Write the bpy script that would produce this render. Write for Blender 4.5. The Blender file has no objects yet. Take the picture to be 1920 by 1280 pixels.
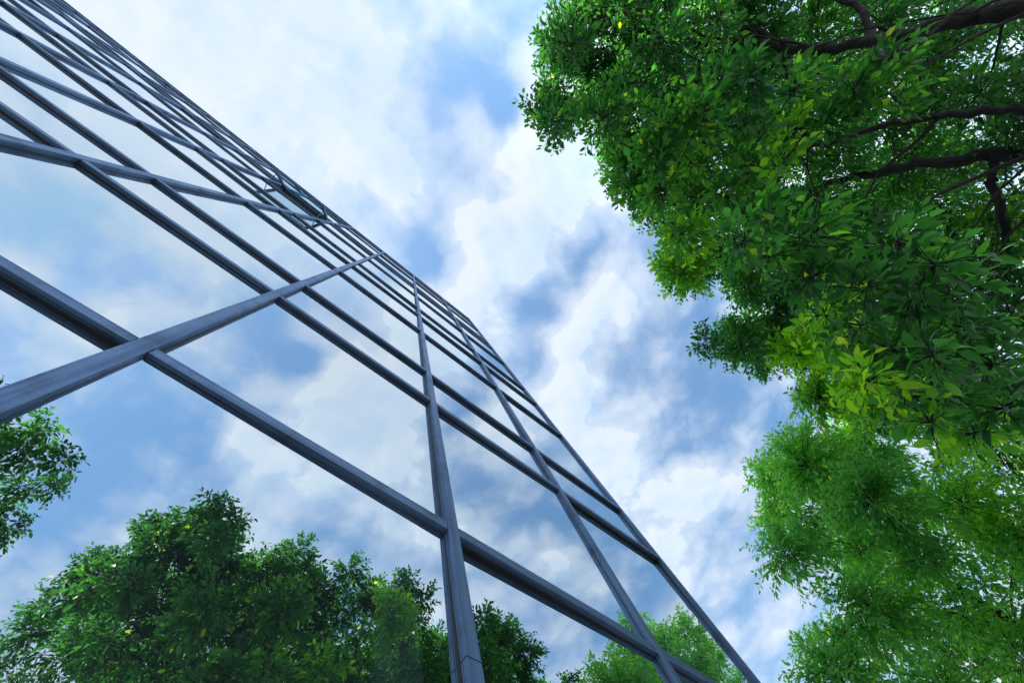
import bpy, math, random
import numpy as np
from mathutils import Vector, Matrix

scene = bpy.context.scene
COL = scene.collection
R = math.radians

# ------------------------------------------------------------------ camera
EYE = 1.6
cam_data = bpy.data.cameras.new('camera')
cam_data.sensor_width = 36.0
cam_data.lens = 36.0 * 838.41 / 1920.0
cam_data.clip_start = 0.02
cam_data.clip_end = 5000
cam = bpy.data.objects.new('camera', cam_data)
COL.objects.link(cam)
cx = Vector((0.7462711374979462, -0.6281046704978543, -0.22037221294052306))
cy = Vector((-0.5923074319461854, -0.7776698309816885, 0.21071672938385066))
cz = Vector((-0.3037289834685464, -0.02672371380803401, -0.9523836137405293))
m = Matrix.Identity(4)
for i in range(3):
    m[i][0], m[i][1], m[i][2] = cx[i], cy[i], cz[i]
m[2][3] = EYE
cam.matrix_world = m
scene.camera = cam

# ------------------------------------------------------------------ light and exposure
SUN = Vector((-0.56, 0.19, 0.79)).normalized()
sun_data = bpy.data.lights.new('sun', 'SUN')
sun_data.energy = 5.0
sun_data.angle = R(0.5)
sun_data.color = (1.0, 0.94, 0.84)
sun = bpy.data.objects.new('sun', sun_data)
sun.rotation_euler = SUN.to_track_quat('Z', 'Y').to_euler()
sun.location = (-20, 0, 40)
COL.objects.link(sun)
vs = scene.view_settings
vs.view_transform = 'Standard'
vs.look = 'None'
vs.exposure = 0.68
vs.gamma = 1.0
scene.cycles.max_bounces = 10
scene.cycles.transmission_bounces = 8
scene.cycles.transparent_max_bounces = 8
scene.cycles.diffuse_bounces = 4
scene.cycles.glossy_bounces = 4

# ------------------------------------------------------------------ node helpers
def nn(nt, kind, **kw):
    n = nt.nodes.new(kind)
    for k, v in kw.items():
        setattr(n, k, v)
    return n

def mth(nt, op, a, b=None, c=None, clamp=False):
    n = nt.nodes.new('ShaderNodeMath'); n.operation = op; n.use_clamp = clamp
    for i, v in enumerate((a, b, c)):
        if v is None: continue
        if isinstance(v, (int, float)): n.inputs[i].default_value = v
        else: nt.links.new(v, n.inputs[i])
    return n.outputs[0]

def vm(nt, op, a, b=None, scale=None):
    n = nt.nodes.new('ShaderNodeVectorMath'); n.operation = op
    for i, v in enumerate((a, b)):
        if v is None: continue
        if isinstance(v, (tuple, list)): n.inputs[i].default_value = v
        else: nt.links.new(v, n.inputs[i])
    if scale is not None:
        if isinstance(scale, (int, float)): n.inputs['Scale'].default_value = scale
        else: nt.links.new(scale, n.inputs['Scale'])
    return n.outputs['Value'] if op in ('DISTANCE', 'LENGTH', 'DOT_PRODUCT') else n.outputs['Vector']

def mrange(nt, v, a, b, c, d, smooth=True):
    n = nt.nodes.new('ShaderNodeMapRange')
    n.interpolation_type = 'SMOOTHSTEP' if smooth else 'LINEAR'
    nt.links.new(v, n.inputs['Value'])
    for k, x in (('From Min', a), ('From Max', b), ('To Min', c), ('To Max', d)):
        n.inputs[k].default_value = x
    return n.outputs['Result']

def mixc(nt, fac, a, b, blend='MIX'):
    n = nt.nodes.new('ShaderNodeMix'); n.data_type = 'RGBA'; n.blend_type = blend
    for s, v in ((0, fac), (6, a), (7, b)):
        if isinstance(v, (int, float)): n.inputs[s].default_value = v
        elif isinstance(v, (tuple, list)): n.inputs[s].default_value = tuple(v) + ((1,) if len(v) == 3 else ())
        else: nt.links.new(v, n.inputs[s])
    return n.outputs[2]

def noise(nt, vec, scale, detail=6, rough=0.55, dist=0.0, out='Fac'):
    n = nt.nodes.new('ShaderNodeTexNoise')
    if vec is not None: nt.links.new(vec, n.inputs['Vector'])
    n.inputs['Scale'].default_value = scale; n.inputs['Detail'].default_value = detail
    n.inputs['Roughness'].default_value = rough; n.inputs['Distortion'].default_value = dist
    return n.outputs[out]

# ------------------------------------------------------------------ world: Nishita sky with a layer of broken cumulus
# cloud banks and gaps of the layer, as (x, y, radius, amount) on the flat layer one unit overhead
BANKS = [(-0.505, 0.006, 0.208, 0.5), (-0.62, 0.016, 0.169, 0.4), (-0.283, -0.096, 0.109, 0.45), (-0.251, -0.219, 0.089, 0.3), (-0.412, -0.073, 0.083, 0.2), (-0.322, -0.02, 0.058, -0.2), (-0.152, -0.085, 0.084, 0.25), (-0.111, -0.328, 0.079, -0.5), (-0.132, -0.457, 0.083, -0.35), (-0.004, -0.319, 0.055, -0.35), (-0.247, -0.314, 0.059, 0.15), (0.031, -0.003, 0.069, -0.5), (-0.115, -0.035, 0.048, -0.25), (-0.001, 0.038, 0.034, 0.3), (-0.137, 0.04, 0.063, -0.1), (0.179, -0.081, 0.104, 0.5), (0.177, 0.013, 0.061, 0.3), (0.071, -0.082, 0.07, 0.3), (0.184, -0.208, 0.136, 0.35), (0.329, -0.06, 0.072, -1.0), (0.387, 0.058, 0.06, -0.5), (0.301, 0.026, 0.045, 0.25), (0.306, -0.185, 0.09, -0.15), (0.475, -0.057, 0.105, 0.55), (0.391, -0.109, 0.074, 0.45), (0.514, 0.049, 0.078, 0.4), (0.451, -0.206, 0.096, 0.25), (0.617, -0.199, 0.165, -0.4), (0.74, -0.293, 0.141, -0.35), (0.663, 0.085, 0.107, 0.5), (0.802, 0.101, 0.113, 0.35), (0.995, 0.091, 0.131, 0.4), (0.515, 0.135, 0.05, -0.4), (0.839, -0.109, 0.13, -0.25), (0.902, -0.229, 0.099, 0.2), (1.357, 0.119, 0.182, -0.45), (1.644, 0.272, 0.203, -0.2), (0.817, 0.185, 0.073, -0.1), (1.324, 0.265, 0.119, 0.1), (-0.05, -0.568, 0.043, 0.3), (0.133, -0.343, 0.071, 0.2), (0.089, -0.355, 0.096, 0.5), (-0.015, -0.341, 0.057, -0.6), (-0.082, -0.334, 0.049, 0.25), (0.189, -0.377, 0.101, 0.4), (0.029, -0.593, 0.065, 0.5), (-0.012, -0.606, 0.04, 0.3), (0.129, -0.606, 0.074, 0.4), (-0.151, -0.555, 0.12, -0.35), (-0.095, -0.792, 0.208, -0.3), (-0.23, -0.891, 0.129, -0.3), (-0.069, -0.28, 0.044, 0.2), (0.424, -0.215, 0.111, 0.1), (0.647, -0.418, 0.123, 0.12), (0.481, -0.347, 0.085, -0.3), (0.677, -0.364, 0.069, -0.15), (1.038, -0.542, 0.145, -0.5), (0.806, -0.606, 0.099, -0.4), (0.577, -0.249, 0.073, 0.1), (1.124, -0.293, 0.073, -0.3), (-0.44, -0.352, 0.131, -0.45), (-0.552, -0.35, 0.105, -0.4), (-0.668, -0.144, 0.073, -0.45), (-0.455, -0.215, 0.082, 0.4), (-0.325, -0.294, 0.098, 0.3), (-0.389, -0.541, 0.116, -0.1), (-0.338, -0.123, 0.058, 0.3), (-0.126, -0.127, 0.075, 0.25), (0.071, -0.217, 0.071, -0.1), (0.032, -0.128, 0.069, 0.15)]
grp = bpy.data.node_groups.new('cloud_density', 'ShaderNodeTree')
grp.interface.new_socket('Point', in_out='INPUT', socket_type='NodeSocketVector')
grp.interface.new_socket('Density', in_out='OUTPUT', socket_type='NodeSocketFloat')
gi = grp.nodes.new('NodeGroupInput'); go = grp.nodes.new('NodeGroupOutput')
P = gi.outputs[0]
w1 = noise(grp, P, 3.6, 3, 0.5, 0, 'Color')
w2 = noise(grp, P, 13.0, 4, 0.55, 0, 'Color')
Pw = vm(grp, 'ADD', P, vm(grp, 'SCALE', vm(grp, 'SUBTRACT', w1, (0.5, 0.5, 0.5)), scale=0.10))
Pw = vm(grp, 'ADD', Pw, vm(grp, 'SCALE', vm(grp, 'SUBTRACT', w2, (0.5, 0.5, 0.5)), scale=0.045))
Pf = vm(grp, 'MULTIPLY', Pw, (1, 1, 0))
acc = None
for bx_, by_, br_, ba_ in BANKS:
    dist = vm(grp, 'DISTANCE', Pf, (bx_, by_, 0))
    v = mrange(grp, dist, 0.0, br_ * 1.75, ba_, 0.0)
    acc = v if acc is None else mth(grp, 'ADD', acc, v)
n1 = noise(grp, Pw, 3.2, 5, 0.55)
n2 = noise(grp, Pw, 9.0, 9, 0.6)
acc = mth(grp, 'ADD', acc, mth(grp, 'MULTIPLY', mth(grp, 'SUBTRACT', n1, 0.5), 0.9))
acc = mth(grp, 'ADD', acc, mth(grp, 'MULTIPLY', mth(grp, 'SUBTRACT', n2, 0.5), 0.65))
vo = grp.nodes.new('ShaderNodeTexVoronoi'); vo.feature = 'SMOOTH_F1'; vo.voronoi_dimensions = '2D'
vo.inputs['Scale'].default_value = 4.4; vo.inputs['Detail'].default_value = 6.0; vo.inputs['Roughness'].default_value = 0.47
vo.inputs['Smoothness'].default_value = 0.35
grp.links.new(Pf, vo.inputs['Vector'])
acc = mth(grp, 'ADD', acc, mth(grp, 'MULTIPLY', mth(grp, 'SUBTRACT', 0.42, vo.outputs['Distance']), 0.85))
acc = mth(grp, 'ADD', acc, 0.90)
grp.links.new(acc, go.inputs[0])

world = bpy.data.worlds.new('World')
scene.world = world
world.use_nodes = True
wt = world.node_tree
wt.nodes.clear()
wout = wt.nodes.new('ShaderNodeOutputWorld')
bg = wt.nodes.new('ShaderNodeBackground')
SKY_STRENGTH = 0.15
bg.inputs['Strength'].default_value = SKY_STRENGTH
sky = nn(wt, 'ShaderNodeTexSky', sky_type='NISHITA', sun_disc=False)
sky.sun_elevation = math.asin(SUN.z)
sky.sun_rotation = math.atan2(SUN.x, SUN.y)
sky.air_density = 1.0; sky.dust_density = 0.5; sky.ozone_density = 1.0
tc = wt.nodes.new('ShaderNodeTexCoord')
sep = wt.nodes.new('ShaderNodeSeparateXYZ')
D0 = vm(wt, 'NORMALIZE', tc.outputs['Generated'])
wt.links.new(D0, sep.inputs[0])
zc = mth(wt, 'MAXIMUM', sep.outputs['Z'], 0.10)
cmb = wt.nodes.new('ShaderNodeCombineXYZ')
wt.links.new(mth(wt, 'DIVIDE', sep.outputs['X'], zc), cmb.inputs[0])
wt.links.new(mth(wt, 'DIVIDE', sep.outputs['Y'], zc), cmb.inputs[1])
cmb.inputs[2].default_value = 0.37
Pn = cmb.outputs[0]
sunp = (SUN.x / SUN.z, SUN.y / SUN.z, 0.37)
toS = vm(wt, 'NORMALIZE', vm(wt, 'SUBTRACT', sunp, Pn))
Ps = vm(wt, 'ADD', Pn, vm(wt, 'SCALE', toS, scale=0.030))
g1 = wt.nodes.new('ShaderNodeGroup'); g1.node_tree = grp; wt.links.new(Pn, g1.inputs[0])
g2 = wt.nodes.new('ShaderNodeGroup'); g2.node_tree = grp; wt.links.new(Ps, g2.inputs[0])
d1, d2 = g1.outputs[0], g2.outputs[0]
veil = mrange(wt, d1, -0.10, 0.92, 0.0, 0.82)
puff = mrange(wt, d1, 0.56, 0.90, 0.0, 1.0)
cover = mth(wt, 'MAXIMUM', veil, puff)
lit = mth(wt, 'ADD', mth(wt, 'MULTIPLY', mth(wt, 'SUBTRACT', d1, d2), 1.5), 0.54)
body = mrange(wt, d1, 0.5, 1.5, 0.28, -0.10)
lit = mth(wt, 'ADD', lit, body, clamp=True)
sdot = vm(wt, 'DOT_PRODUCT', D0, tuple(SUN))
glow = mth(wt, 'POWER', mth(wt, 'MAXIMUM', sdot, 0.0), 14.0)
lit = mth(wt, 'ADD', lit, mth(wt, 'MULTIPLY', glow, 0.40), clamp=True)
K = 0.63 / SKY_STRENGTH
SHADE = tuple(c * K for c in (0.63, 0.81, 1.04))
BRIGHT = tuple(c * K for c in (0.85, 0.94, 1.06))
ccol = mixc(wt, lit, SHADE, BRIGHT)
skyc = mixc(wt, 1.0, sky.outputs[0], (1.0, 1.22, 1.22), 'MULTIPLY')
skyc = mixc(wt, 1.0, skyc, tuple(c * K for c in (0.46, 0.70, 1.02)), 'DARKEN')
skyc = mixc(wt, mth(wt, 'MULTIPLY', glow, 0.45), skyc, tuple(c * K for c in (0.86, 0.95, 1.0)))
final = mixc(wt, mth(wt, 'MULTIPLY', cover, 0.97), skyc, ccol)
# added boost to the sky over the trees, for brighter reflections in the glass
side = mrange(wt, sep.outputs['Y'], -0.70, -0.18, 1.62, 1.0)
final = vm(wt, 'SCALE', final, scale=side)
wt.links.new(final, bg.inputs['Color'])
wt.links.new(bg.outputs[0], wout.inputs[0])

# ------------------------------------------------------------------ materials
def material(name):
    mt = bpy.data.materials.new(name); mt.use_nodes = True
    nt = mt.node_tree; nt.nodes.clear()
    return mt, nt, nt.nodes.new('ShaderNodeOutputMaterial')

def simple(name, col, rough=0.7, metal=0.0, var=0.25, scale=3.0, bump=0.0, stretch=(1, 1, 1)):
    mt, nt, out = material(name)
    p = nt.nodes.new('ShaderNodeBsdfPrincipled')
    t = nt.nodes.new('ShaderNodeTexCoord')
    v = vm(nt, 'MULTIPLY', t.outputs['Object'], stretch)
    n = noise(nt, v, scale, 6, 0.6)
    lo = tuple(c * (1 - var) for c in col); hi = tuple(min(1, c * (1 + var)) for c in col)
    nt.links.new(mixc(nt, n, lo, hi), p.inputs['Base Color'])
    p.inputs['Roughness'].default_value = rough
    p.inputs['Metallic'].default_value = metal
    if bump:
        b = nt.nodes.new('ShaderNodeBump'); b.inputs['Strength'].default_value = bump
        b.inputs['Distance'].default_value = 0.03
        nt.links.new(n, b.inputs['Height']); nt.links.new(b.outputs[0], p.inputs['Normal'])
    nt.links.new(p.outputs[0], out.inputs[0])
    return mt

def metal_mat(name, stretch):
    """dull blue grey coated aluminium with streaks along its length, dirt and fine scratches"""
    mt, nt, out = material(name)
    p = nt.nodes.new('ShaderNodeBsdfPrincipled')
    t = nt.nodes.new('ShaderNodeTexCoord')
    v = vm(nt, 'MULTIPLY', t.outputs['Object'], stretch)
    streak = noise(nt, v, 30.0, 6, 0.65)
    dirt = noise(nt, t.outputs['Object'], 5.0, 7, 0.65)
    spot = noise(nt, t.outputs['Object'], 90.0, 3, 0.5)
    c = mixc(nt, mrange(nt, streak, 0.35, 0.68, 0, 1), (0.09, 0.155, 0.27), (0.18, 0.27, 0.42))
    c = mixc(nt, mrange(nt, dirt, 0.50, 0.75, 0, 0.55), c, (0.05, 0.055, 0.07))
    c = mixc(nt, mrange(nt, spot, 0.66, 0.74, 0, 0.5), c, (0.05, 0.045, 0.045))
    nt.links.new(c, p.inputs['Base Color'])
    p.inputs['Metallic'].default_value = 0.60; p.inputs['Specular IOR Level'].default_value = 0.3
    nt.links.new(mrange(nt, dirt, 0.3, 0.75, 0.52, 0.72), p.inputs['Roughness'])
    b = nt.nodes.new('ShaderNodeBump'); b.inputs['Strength'].default_value = 0.10; b.inputs['Distance'].default_value = 0.002
    nt.links.new(streak, b.inputs['Height']); nt.links.new(b.outputs[0], p.inputs['Normal'])
    nt.links.new(p.outputs[0], out.inputs[0])
    return mt

M_MULL = metal_mat('mullion_metal', (1, 1, 0.025))
M_TRAN = metal_mat('transom_metal', (0.025, 1, 1))
M_GASKET = simple('gasket_rubber', (0.02, 0.02, 0.022), 0.6)
M_WALL = simple('wall_panel', (0.30, 0.31, 0.33), 0.6, 0.0, 0.15, 1.5, 0.05)
M_SLAB = simple('slab_concrete', (0.28, 0.29, 0.30), 0.8, 0, 0.2, 2, 0.05)
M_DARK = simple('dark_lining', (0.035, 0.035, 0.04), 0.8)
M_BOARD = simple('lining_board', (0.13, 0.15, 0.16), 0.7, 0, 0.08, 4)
M_BARK = simple('bark', (0.026, 0.020, 0.017), 0.9, 0, 0.75, 30, 1.0, (1, 1, 0.3))
M_BARK_RED = simple('bark_brown', (0.06, 0.032, 0.022), 0.9, 0, 0.5, 18, 0.9, (1, 1, 0.35))

def glass_mat(name, tint, base_reflect):
    mt, nt, out = material(name)
    gl = nt.nodes.new('ShaderNodeBsdfGlossy'); gl.inputs['Color'].default_value = (*tint, 1)
    gl.inputs['Roughness'].default_value = 0.0
    tr = nt.nodes.new('ShaderNodeBsdfTransparent'); tr.inputs['Color'].default_value = (0.70, 0.82, 0.84, 1)
    lw = nt.nodes.new('ShaderNodeLayerWeight'); lw.inputs['Blend'].default_value = 0.5
    f = mth(nt, 'ADD', mth(nt, 'MULTIPLY', mth(nt, 'POWER', lw.outputs['Facing'], 2.0), 1.0 - base_reflect), base_reflect, clamp=True)
    t = nt.nodes.new('ShaderNodeTexCoord')
    # faint roller wave of the toughened panes, and thin runs of dirt
    wv = noise(nt, t.outputs['Object'], 1.3, 2, 0.4)
    b = nt.nodes.new('ShaderNodeBump'); b.inputs['Strength'].default_value = 0.10; b.inputs['Distance'].default_value = 0.02
    nt.links.new(wv, b.inputs['Height']); nt.links.new(b.outputs[0], gl.inputs['Normal'])
    mx = nt.nodes.new('ShaderNodeMixShader')
    nt.links.new(f, mx.inputs[0]); nt.links.new(tr.outputs[0], mx.inputs[1]); nt.links.new(gl.outputs[0], mx.inputs[2])
    # dust film
    df = nt.nodes.new('ShaderNodeBsdfDiffuse'); df.inputs['Color'].default_value = (0.28, 0.31, 0.35, 1)
    v = vm(nt, 'MULTIPLY', t.outputs['Object'], (1, 1, 0.05))
    run = noise(nt, v, 38.0, 4, 0.6)
    film = noise(nt, t.outputs['Object'], 2.5, 5, 0.6)
    fac = mth(nt, 'ADD', mth(nt, 'MULTIPLY', mrange(nt, run, 0.66, 0.76, 0, 1), 0.12), mth(nt, 'MULTIPLY', film, 0.02))
    m2 = nt.nodes.new('ShaderNodeMixShader')
    nt.links.new(fac, m2.inputs[0]); nt.links.new(mx.outputs[0], m2.inputs[1]); nt.links.new(df.outputs[0], m2.inputs[2])
    nt.links.new(m2.outputs[0], out.inputs[0])
    return mt

M_GLASS = glass_mat('coated_glass', (0.92, 0.98, 1.0), 0.46)
def clear_mat():
    mt, nt, out = material('clear_glass')
    gl = nt.nodes.new('ShaderNodeBsdfGlossy'); gl.inputs['Color'].default_value = (0.9, 0.97, 1, 1); gl.inputs['Roughness'].default_value = 0.0
    tr = nt.nodes.new('ShaderNodeBsdfTransparent'); tr.inputs['Color'].default_value = (0.62, 0.80, 0.88, 1)
    mx = nt.nodes.new('ShaderNodeMixShader'); mx.inputs[0].default_value = 0.16
    nt.links.new(tr.outputs[0], mx.inputs[1]); nt.links.new(gl.outputs[0], mx.inputs[2]); nt.links.new(mx.outputs[0], out.inputs[0])
    return mt
M_CLEAR = clear_mat()
def fin_mat():
    mt, nt, out = material('teal_glass')
    p = nt.nodes.new('ShaderNodeBsdfPrincipled')
    p.inputs['Base Color'].default_value = (0.45, 0.85, 0.85, 1); p.inputs['Roughness'].default_value = 0.3
    tr = nt.nodes.new('ShaderNodeBsdfTransparent'); tr.inputs['Color'].default_value = (0.35, 0.8, 0.78, 1)
    mx = nt.nodes.new('ShaderNodeMixShader'); mx.inputs[0].default_value = 0.6
    nt.links.new(tr.outputs[0], mx.inputs[1]); nt.links.new(p.outputs[0], mx.inputs[2]); nt.links.new(mx.outputs[0], out.inputs[0])
    return mt
M_FIN = fin_mat()

def leaf_mat(name, dark, mid, fresh_lit):
    mt, nt, out = material(name)
    at = nt.nodes.new('ShaderNodeAttribute'); at.attribute_name = 'leaf_tone'; at.attribute_type = 'GEOMETRY'
    ramp = nt.nodes.new('ShaderNodeValToRGB')
    e = ramp.color_ramp.elements
    e[0].position = 0.0; e[0].color = (*dark, 1)
    e[1].position = 1.0; e[1].color = (0.32, 0.30, 0.03, 1)
    x = e.new(0.5); x.color = (*mid, 1)
    x = e.new(0.86); x.color = (*fresh_lit, 1)  # yellow-green of young leaves, and of rim clusters toned as sunlit
    nt.links.new(at.outputs['Fac'], ramp.inputs[0])
    c = ramp.outputs[0]
    p = nt.nodes.new('ShaderNodeBsdfPrincipled')
    nt.links.new(c, p.inputs['Base Color'])
    p.inputs['Roughness'].default_value = 0.33
    p.inputs['Specular IOR Level'].default_value = 0.5
    tl = nt.nodes.new('ShaderNodeBsdfTranslucent')
    nt.links.new(mixc(nt, 1.0, c, (4.4, 5.8, 1.9), 'MULTIPLY'), tl.inputs['Color'])
    mx = nt.nodes.new('ShaderNodeMixShader'); mx.inputs[0].default_value = 0.58
    nt.links.new(p.outputs[0], mx.inputs[1]); nt.links.new(tl.outputs[0], mx.inputs[2])
    nt.links.new(mx.outputs[0], out.inputs[0])
    return mt

M_LEAF_SUNLIT = leaf_mat('sunlit_leaf', (0.030, 0.085, 0.036), (0.058, 0.150, 0.052), (0.14, 0.23, 0.03))  # leaf copy lightened in colour, to show its tree in the sun
M_LEAF = leaf_mat('leaf', (0.010, 0.034, 0.018), (0.030, 0.096, 0.030), (0.12, 0.21, 0.012))

# ------------------------------------------------------------------ object helpers
def tag(o, label=None, cat=None, group=None, kind=None):
    if label: o['label'] = label
    if cat: o['category'] = cat
    if group: o['group'] = group
    if kind: o['kind'] = kind
    return o

def empty(name, loc=(0, 0, 0)):
    o = bpy.data.objects.new(name, None); COL.objects.link(o); o.location = loc
    return o

class MB:
    """collects quads / boxes / extrusions and links them as ONE mesh object"""
    def __init__(s): s.v = []; s.f = []; s.mi = []
    def quad(s, a, b, c, d, mi=0):
        k = len(s.v); s.v += [a, b, c, d]; s.f.append((k, k + 1, k + 2, k + 3)); s.mi.append(mi)
    def box(s, x0, x1, y0, y1, z0, z1, mi=0):
        k = len(s.v)
        s.v += [(x, y, z) for z in (z0, z1) for y in (y0, y1) for x in (x0, x1)]
        for q in ((0, 2, 3, 1), (4, 5, 7, 6), (0, 1, 5, 4), (2, 6, 7, 3), (0, 4, 6, 2), (1, 3, 7, 5)):
            s.f.append(tuple(k + i for i in q)); s.mi.append(mi)
    def extrude(s, prof, a, b, axis, mi=0):
        """closed profile of (p, y) pairs run along x ('x': p is z) or z ('z': p is x)"""
        n = len(prof); k = len(s.v)
        for t in (a, b):
            for p, y in prof:
                s.v.append((t, y, p) if axis == 'x' else (p, y, t))
        for i in range(n):
            j = (i + 1) % n
            q = (k + i, k + j, k + n + j, k + n + i)
            s.f.append(q if axis == 'z' else q[::-1]); s.mi.append(mi)
        c0 = tuple(k + i for i in range(n)); c1 = tuple(k + n + i for i in range(n))
        s.f += [c0[::-1], c1]; s.mi += [mi, mi]
    def build(s, name, mats, parent=None, loc=None):
        me = bpy.data.meshes.new(name); me.from_pydata(s.v, [], s.f)
        for mt in (mats if isinstance(mats, (list, tuple)) else [mats]): me.materials.append(mt)
        for p, i in zip(me.polygons, s.mi): p.material_index = i
        me.update()
        o = bpy.data.objects.new(name, me); COL.objects.link(o)
        if parent is not None: o.parent = parent
        if loc: o.location = loc
        return o

# ------------------------------------------------------------------ ground
g = MB()
g.quad((-400, -400, 0), (400, -400, 0), (400, 400, 0), (-400, 400, 0))
ground_mat = simple('paving', (0.22, 0.215, 0.21), 0.85, 0, 0.2, 0.8, 0.1)
tag(g.build('ground', ground_mat), kind='structure')

# ------------------------------------------------------------------ glass office building
D = 0.80                       # metres from the eye to the front of the mullions
def X(u): return D * u
def Z(v): return EYE + D * v
YF = D                         # mullion face
YG = D * 1.040                 # glass face
HW = 0.0285                    # half width of a mullion
MU = [4.31, 2.70, 1.047, -0.558, -2.12, -3.67, -5.15] + [-5.15 - 1.545 * k for k in range(1, 11)]
TV = [-3.35, -1.33, -0.35, 2.03, 3.965, 4.95, 7.40, 9.12, 10.22, 12.70, 14.72, 15.60, 18.05, 19.75, 20.85]
ROOF = Z(20.85) + 0.056
X0, X1 = X(MU[-1]), X(MU[0])
bld = empty('office_building', (0, 0, 0))
tag(bld, 'tall mirror glass office building with dark metal grid seen steeply from below', 'building')

def mull_prof(xc):
    w, s = HW, HW - 0.0025
    yc, yb = YF + 0.019, YF + 0.0215
    ch = 0.0015
    return [(xc - w, YF + ch), (xc - w, yc), (xc - s, yc), (xc - s, yb), (xc - w, yb), (xc - w, YG - 0.004),
            (xc + w, YG - 0.004), (xc + w, yb), (xc + s, yb), (xc + s, yc), (xc + w, yc), (xc + w, YF + ch), (xc + w - ch, YF), (xc - w + ch, YF)]

def tran_prof(z0):
    z1 = z0 + 0.056; y0 = YF + 0.0025
    yc, yb, r, ch = YF + 0.019, YF + 0.0215, 0.0025, 0.0015
    return [(z0, y0 + ch), (z0, yc), (z0 + r, yc), (z0 + r, yb), (z0, yb), (z0, YG - 0.004),
            (z1, YG - 0.004), (z1, yb), (z1 - r, yb), (z1 - r, yc), (z1, yc), (z1, y0 + ch), (z1 - ch, y0), (z0 + ch, y0)]

joints = [Z(1.30 + 5.42 * k) for k in range(-1, 5)]
for i, u in enumerate(MU):
    mb = MB(); xc = X(u)
    cuts = [0.02] + [j for j in joints if 0.1 < j < ROOF - 0.3] + [ROOF - 0.012]
    for a, b in zip(cuts[:-1], cuts[1:]):
        mb.extrude(mull_prof(xc), a + 0.002, b - 0.002, 'z')
    mb.box(xc - HW + 0.006, xc + HW - 0.006, YF + 0.006, YG + 0.05, 0.02, ROOF - 0.012, 1)
    mb.box(xc - HW - 0.003, xc + HW + 0.003, YG - 0.0038, YG + 0.010, 0.02, ROOF - 0.012, 1)
    mb.build('mullion', [M_MULL, M_GASKET], bld)

SASH = (5, 4, 10)              # the bay and row with the open vent
for v in TV:
    if Z(v) < 0.05: continue
    mb = MB(); z = Z(v)
    for a, b in zip(MU[1:], MU[:-1]):
        mb.extrude(tran_prof(z), X(a) + HW + 0.003, X(b) - HW - 0.003, 'x')
        mb.box(X(a) + HW + 0.002, X(b) - HW - 0.002, YG - 0.0038, YG + 0.010, z - 0.003, z + 0.059, 1)
    mb.build('transom', [M_TRAN, M_GASKET], bld)

# panes: one per bay and row, each set a hair out of true; the largest in view are parts of their own
rng = np.random.default_rng(3)
rows = [0.02] + [Z(v) for v in TV if Z(v) > 0.05]
cells = []
for bi in range(len(MU) - 1):
    for ri in range(len(rows) - 1):
        xa, xb = X(MU[bi + 1]) + HW, X(MU[bi]) - HW
        za, zb = rows[ri] + 0.056, rows[ri + 1]
        if bi == 4 and abs(rows[ri] - Z(12.70)) < 0.01: continue      # the open vent
        c = Vector(((xa + xb) / 2, YG, (za + zb) / 2 - EYE))
        size = (xb - xa) * (zb - za) * YG / c.length ** 3
        d = c.normalized()
        vx, vy = d.dot(cx), d.dot(cy)
        w = -d.dot(cz)
        if w < 0.25 or abs(vx / w) > 1.35 or abs(vy / w) > 0.95: size *= 0.02
        cells.append((size, xa, xb, za, zb))
cells.sort(reverse=True)
rest = MB()
for k, (size, xa, xb, za, zb) in enumerate(cells):
    t1, t2 = rng.normal(0, 0.0040, 2)
    hx, hz = (xb - xa) / 2, (zb - za) / 2
    def P4(sx, sz): return ((xa + xb) / 2 + sx * (hx + 0.004), YG + 0.002 + t1 * sx * hx + t2 * sz * hz, (za + zb) / 2 + sz * (hz + 0.004))
    if k < 100:
        mb = MB(); mb.quad(P4(-1, -1), P4(1, -1), P4(1, 1), P4(-1, 1)); mb.build('pane', M_GLASS, bld)
    else:
        rest.quad(P4(-1, -1), P4(1, -1), P4(1, 1), P4(-1, 1))
tag(rest.build('pane', M_GLASS, bld), kind='stuff')

# top hung vent pushed open
xa, xb = X(MU[5]) + HW + 0.006, X(MU[4]) - HW - 0.006
zt, zb_ = Z(14.72) - 0.004, Z(12.70) + 0.02
lean = 0.315
L = math.hypot(zt - zb_, lean)
sash = MB()
fw, fd = 0.055, 0.042
sash.box(0, fw, 0, fd, -L, 0); sash.box(xb - xa - fw, xb - xa, 0, fd, -L, 0)
sash.box(fw, xb - xa - fw, 0.001, fd - 0.001, -fw, 0); sash.box(fw, xb - xa - fw, 0.001, fd - 0.001, -L, -L + fw)
so = sash.build('vent_sash', M_TRAN, bld, (xa, YF + 0.004, zt))
so.rotation_euler = (-math.atan2(lean, zt - zb_), 0, 0)
pn = MB(); pn.quad((fw - .004, fd * .5, -L + fw - .004), (xb - xa - fw + .004, fd * .5, -L + fw - .004), (xb - xa - fw + .004, fd * .5, -fw + .004), (fw - .004, fd * .5, -fw + .004))
pn.build('pane', M_CLEAR, so)
hd = MB(); hd.box((xb - xa) / 2 - .06, (xb - xa) / 2 + .06, fd, fd + .03, -L + .012, -L + .036); hd.build('handle', M_TRAN, so)
for sx in (xa + 0.02, xb - 0.034):
    st = MB(); a = Vector((sx, YG - 0.002, zb_ + 0.25)); b = Vector((sx, YF + .004 - lean * 0.72 + .04, zt - (zt - zb_) * 0.72))
    dv = b - a
    st.box(0, 0.014, 0, dv.length, -0.006, 0.006)
    o = st.build('stay', M_TRAN, bld, a); o.rotation_euler = (math.atan2(dv.z, dv.y), 0, 0)
lin = MB()
for x_ in (xa - 0.006, xb - 0.034): lin.box(x_, x_ + 0.04, YG + 0.012, YG + 0.10, zb_ - .02, zt)
lin.box(xa + .034, xb - .034, YG + .013, YG + .10, zt - .04, zt - .001)
lin.build('vent_frame', M_BOARD, bld)

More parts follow.
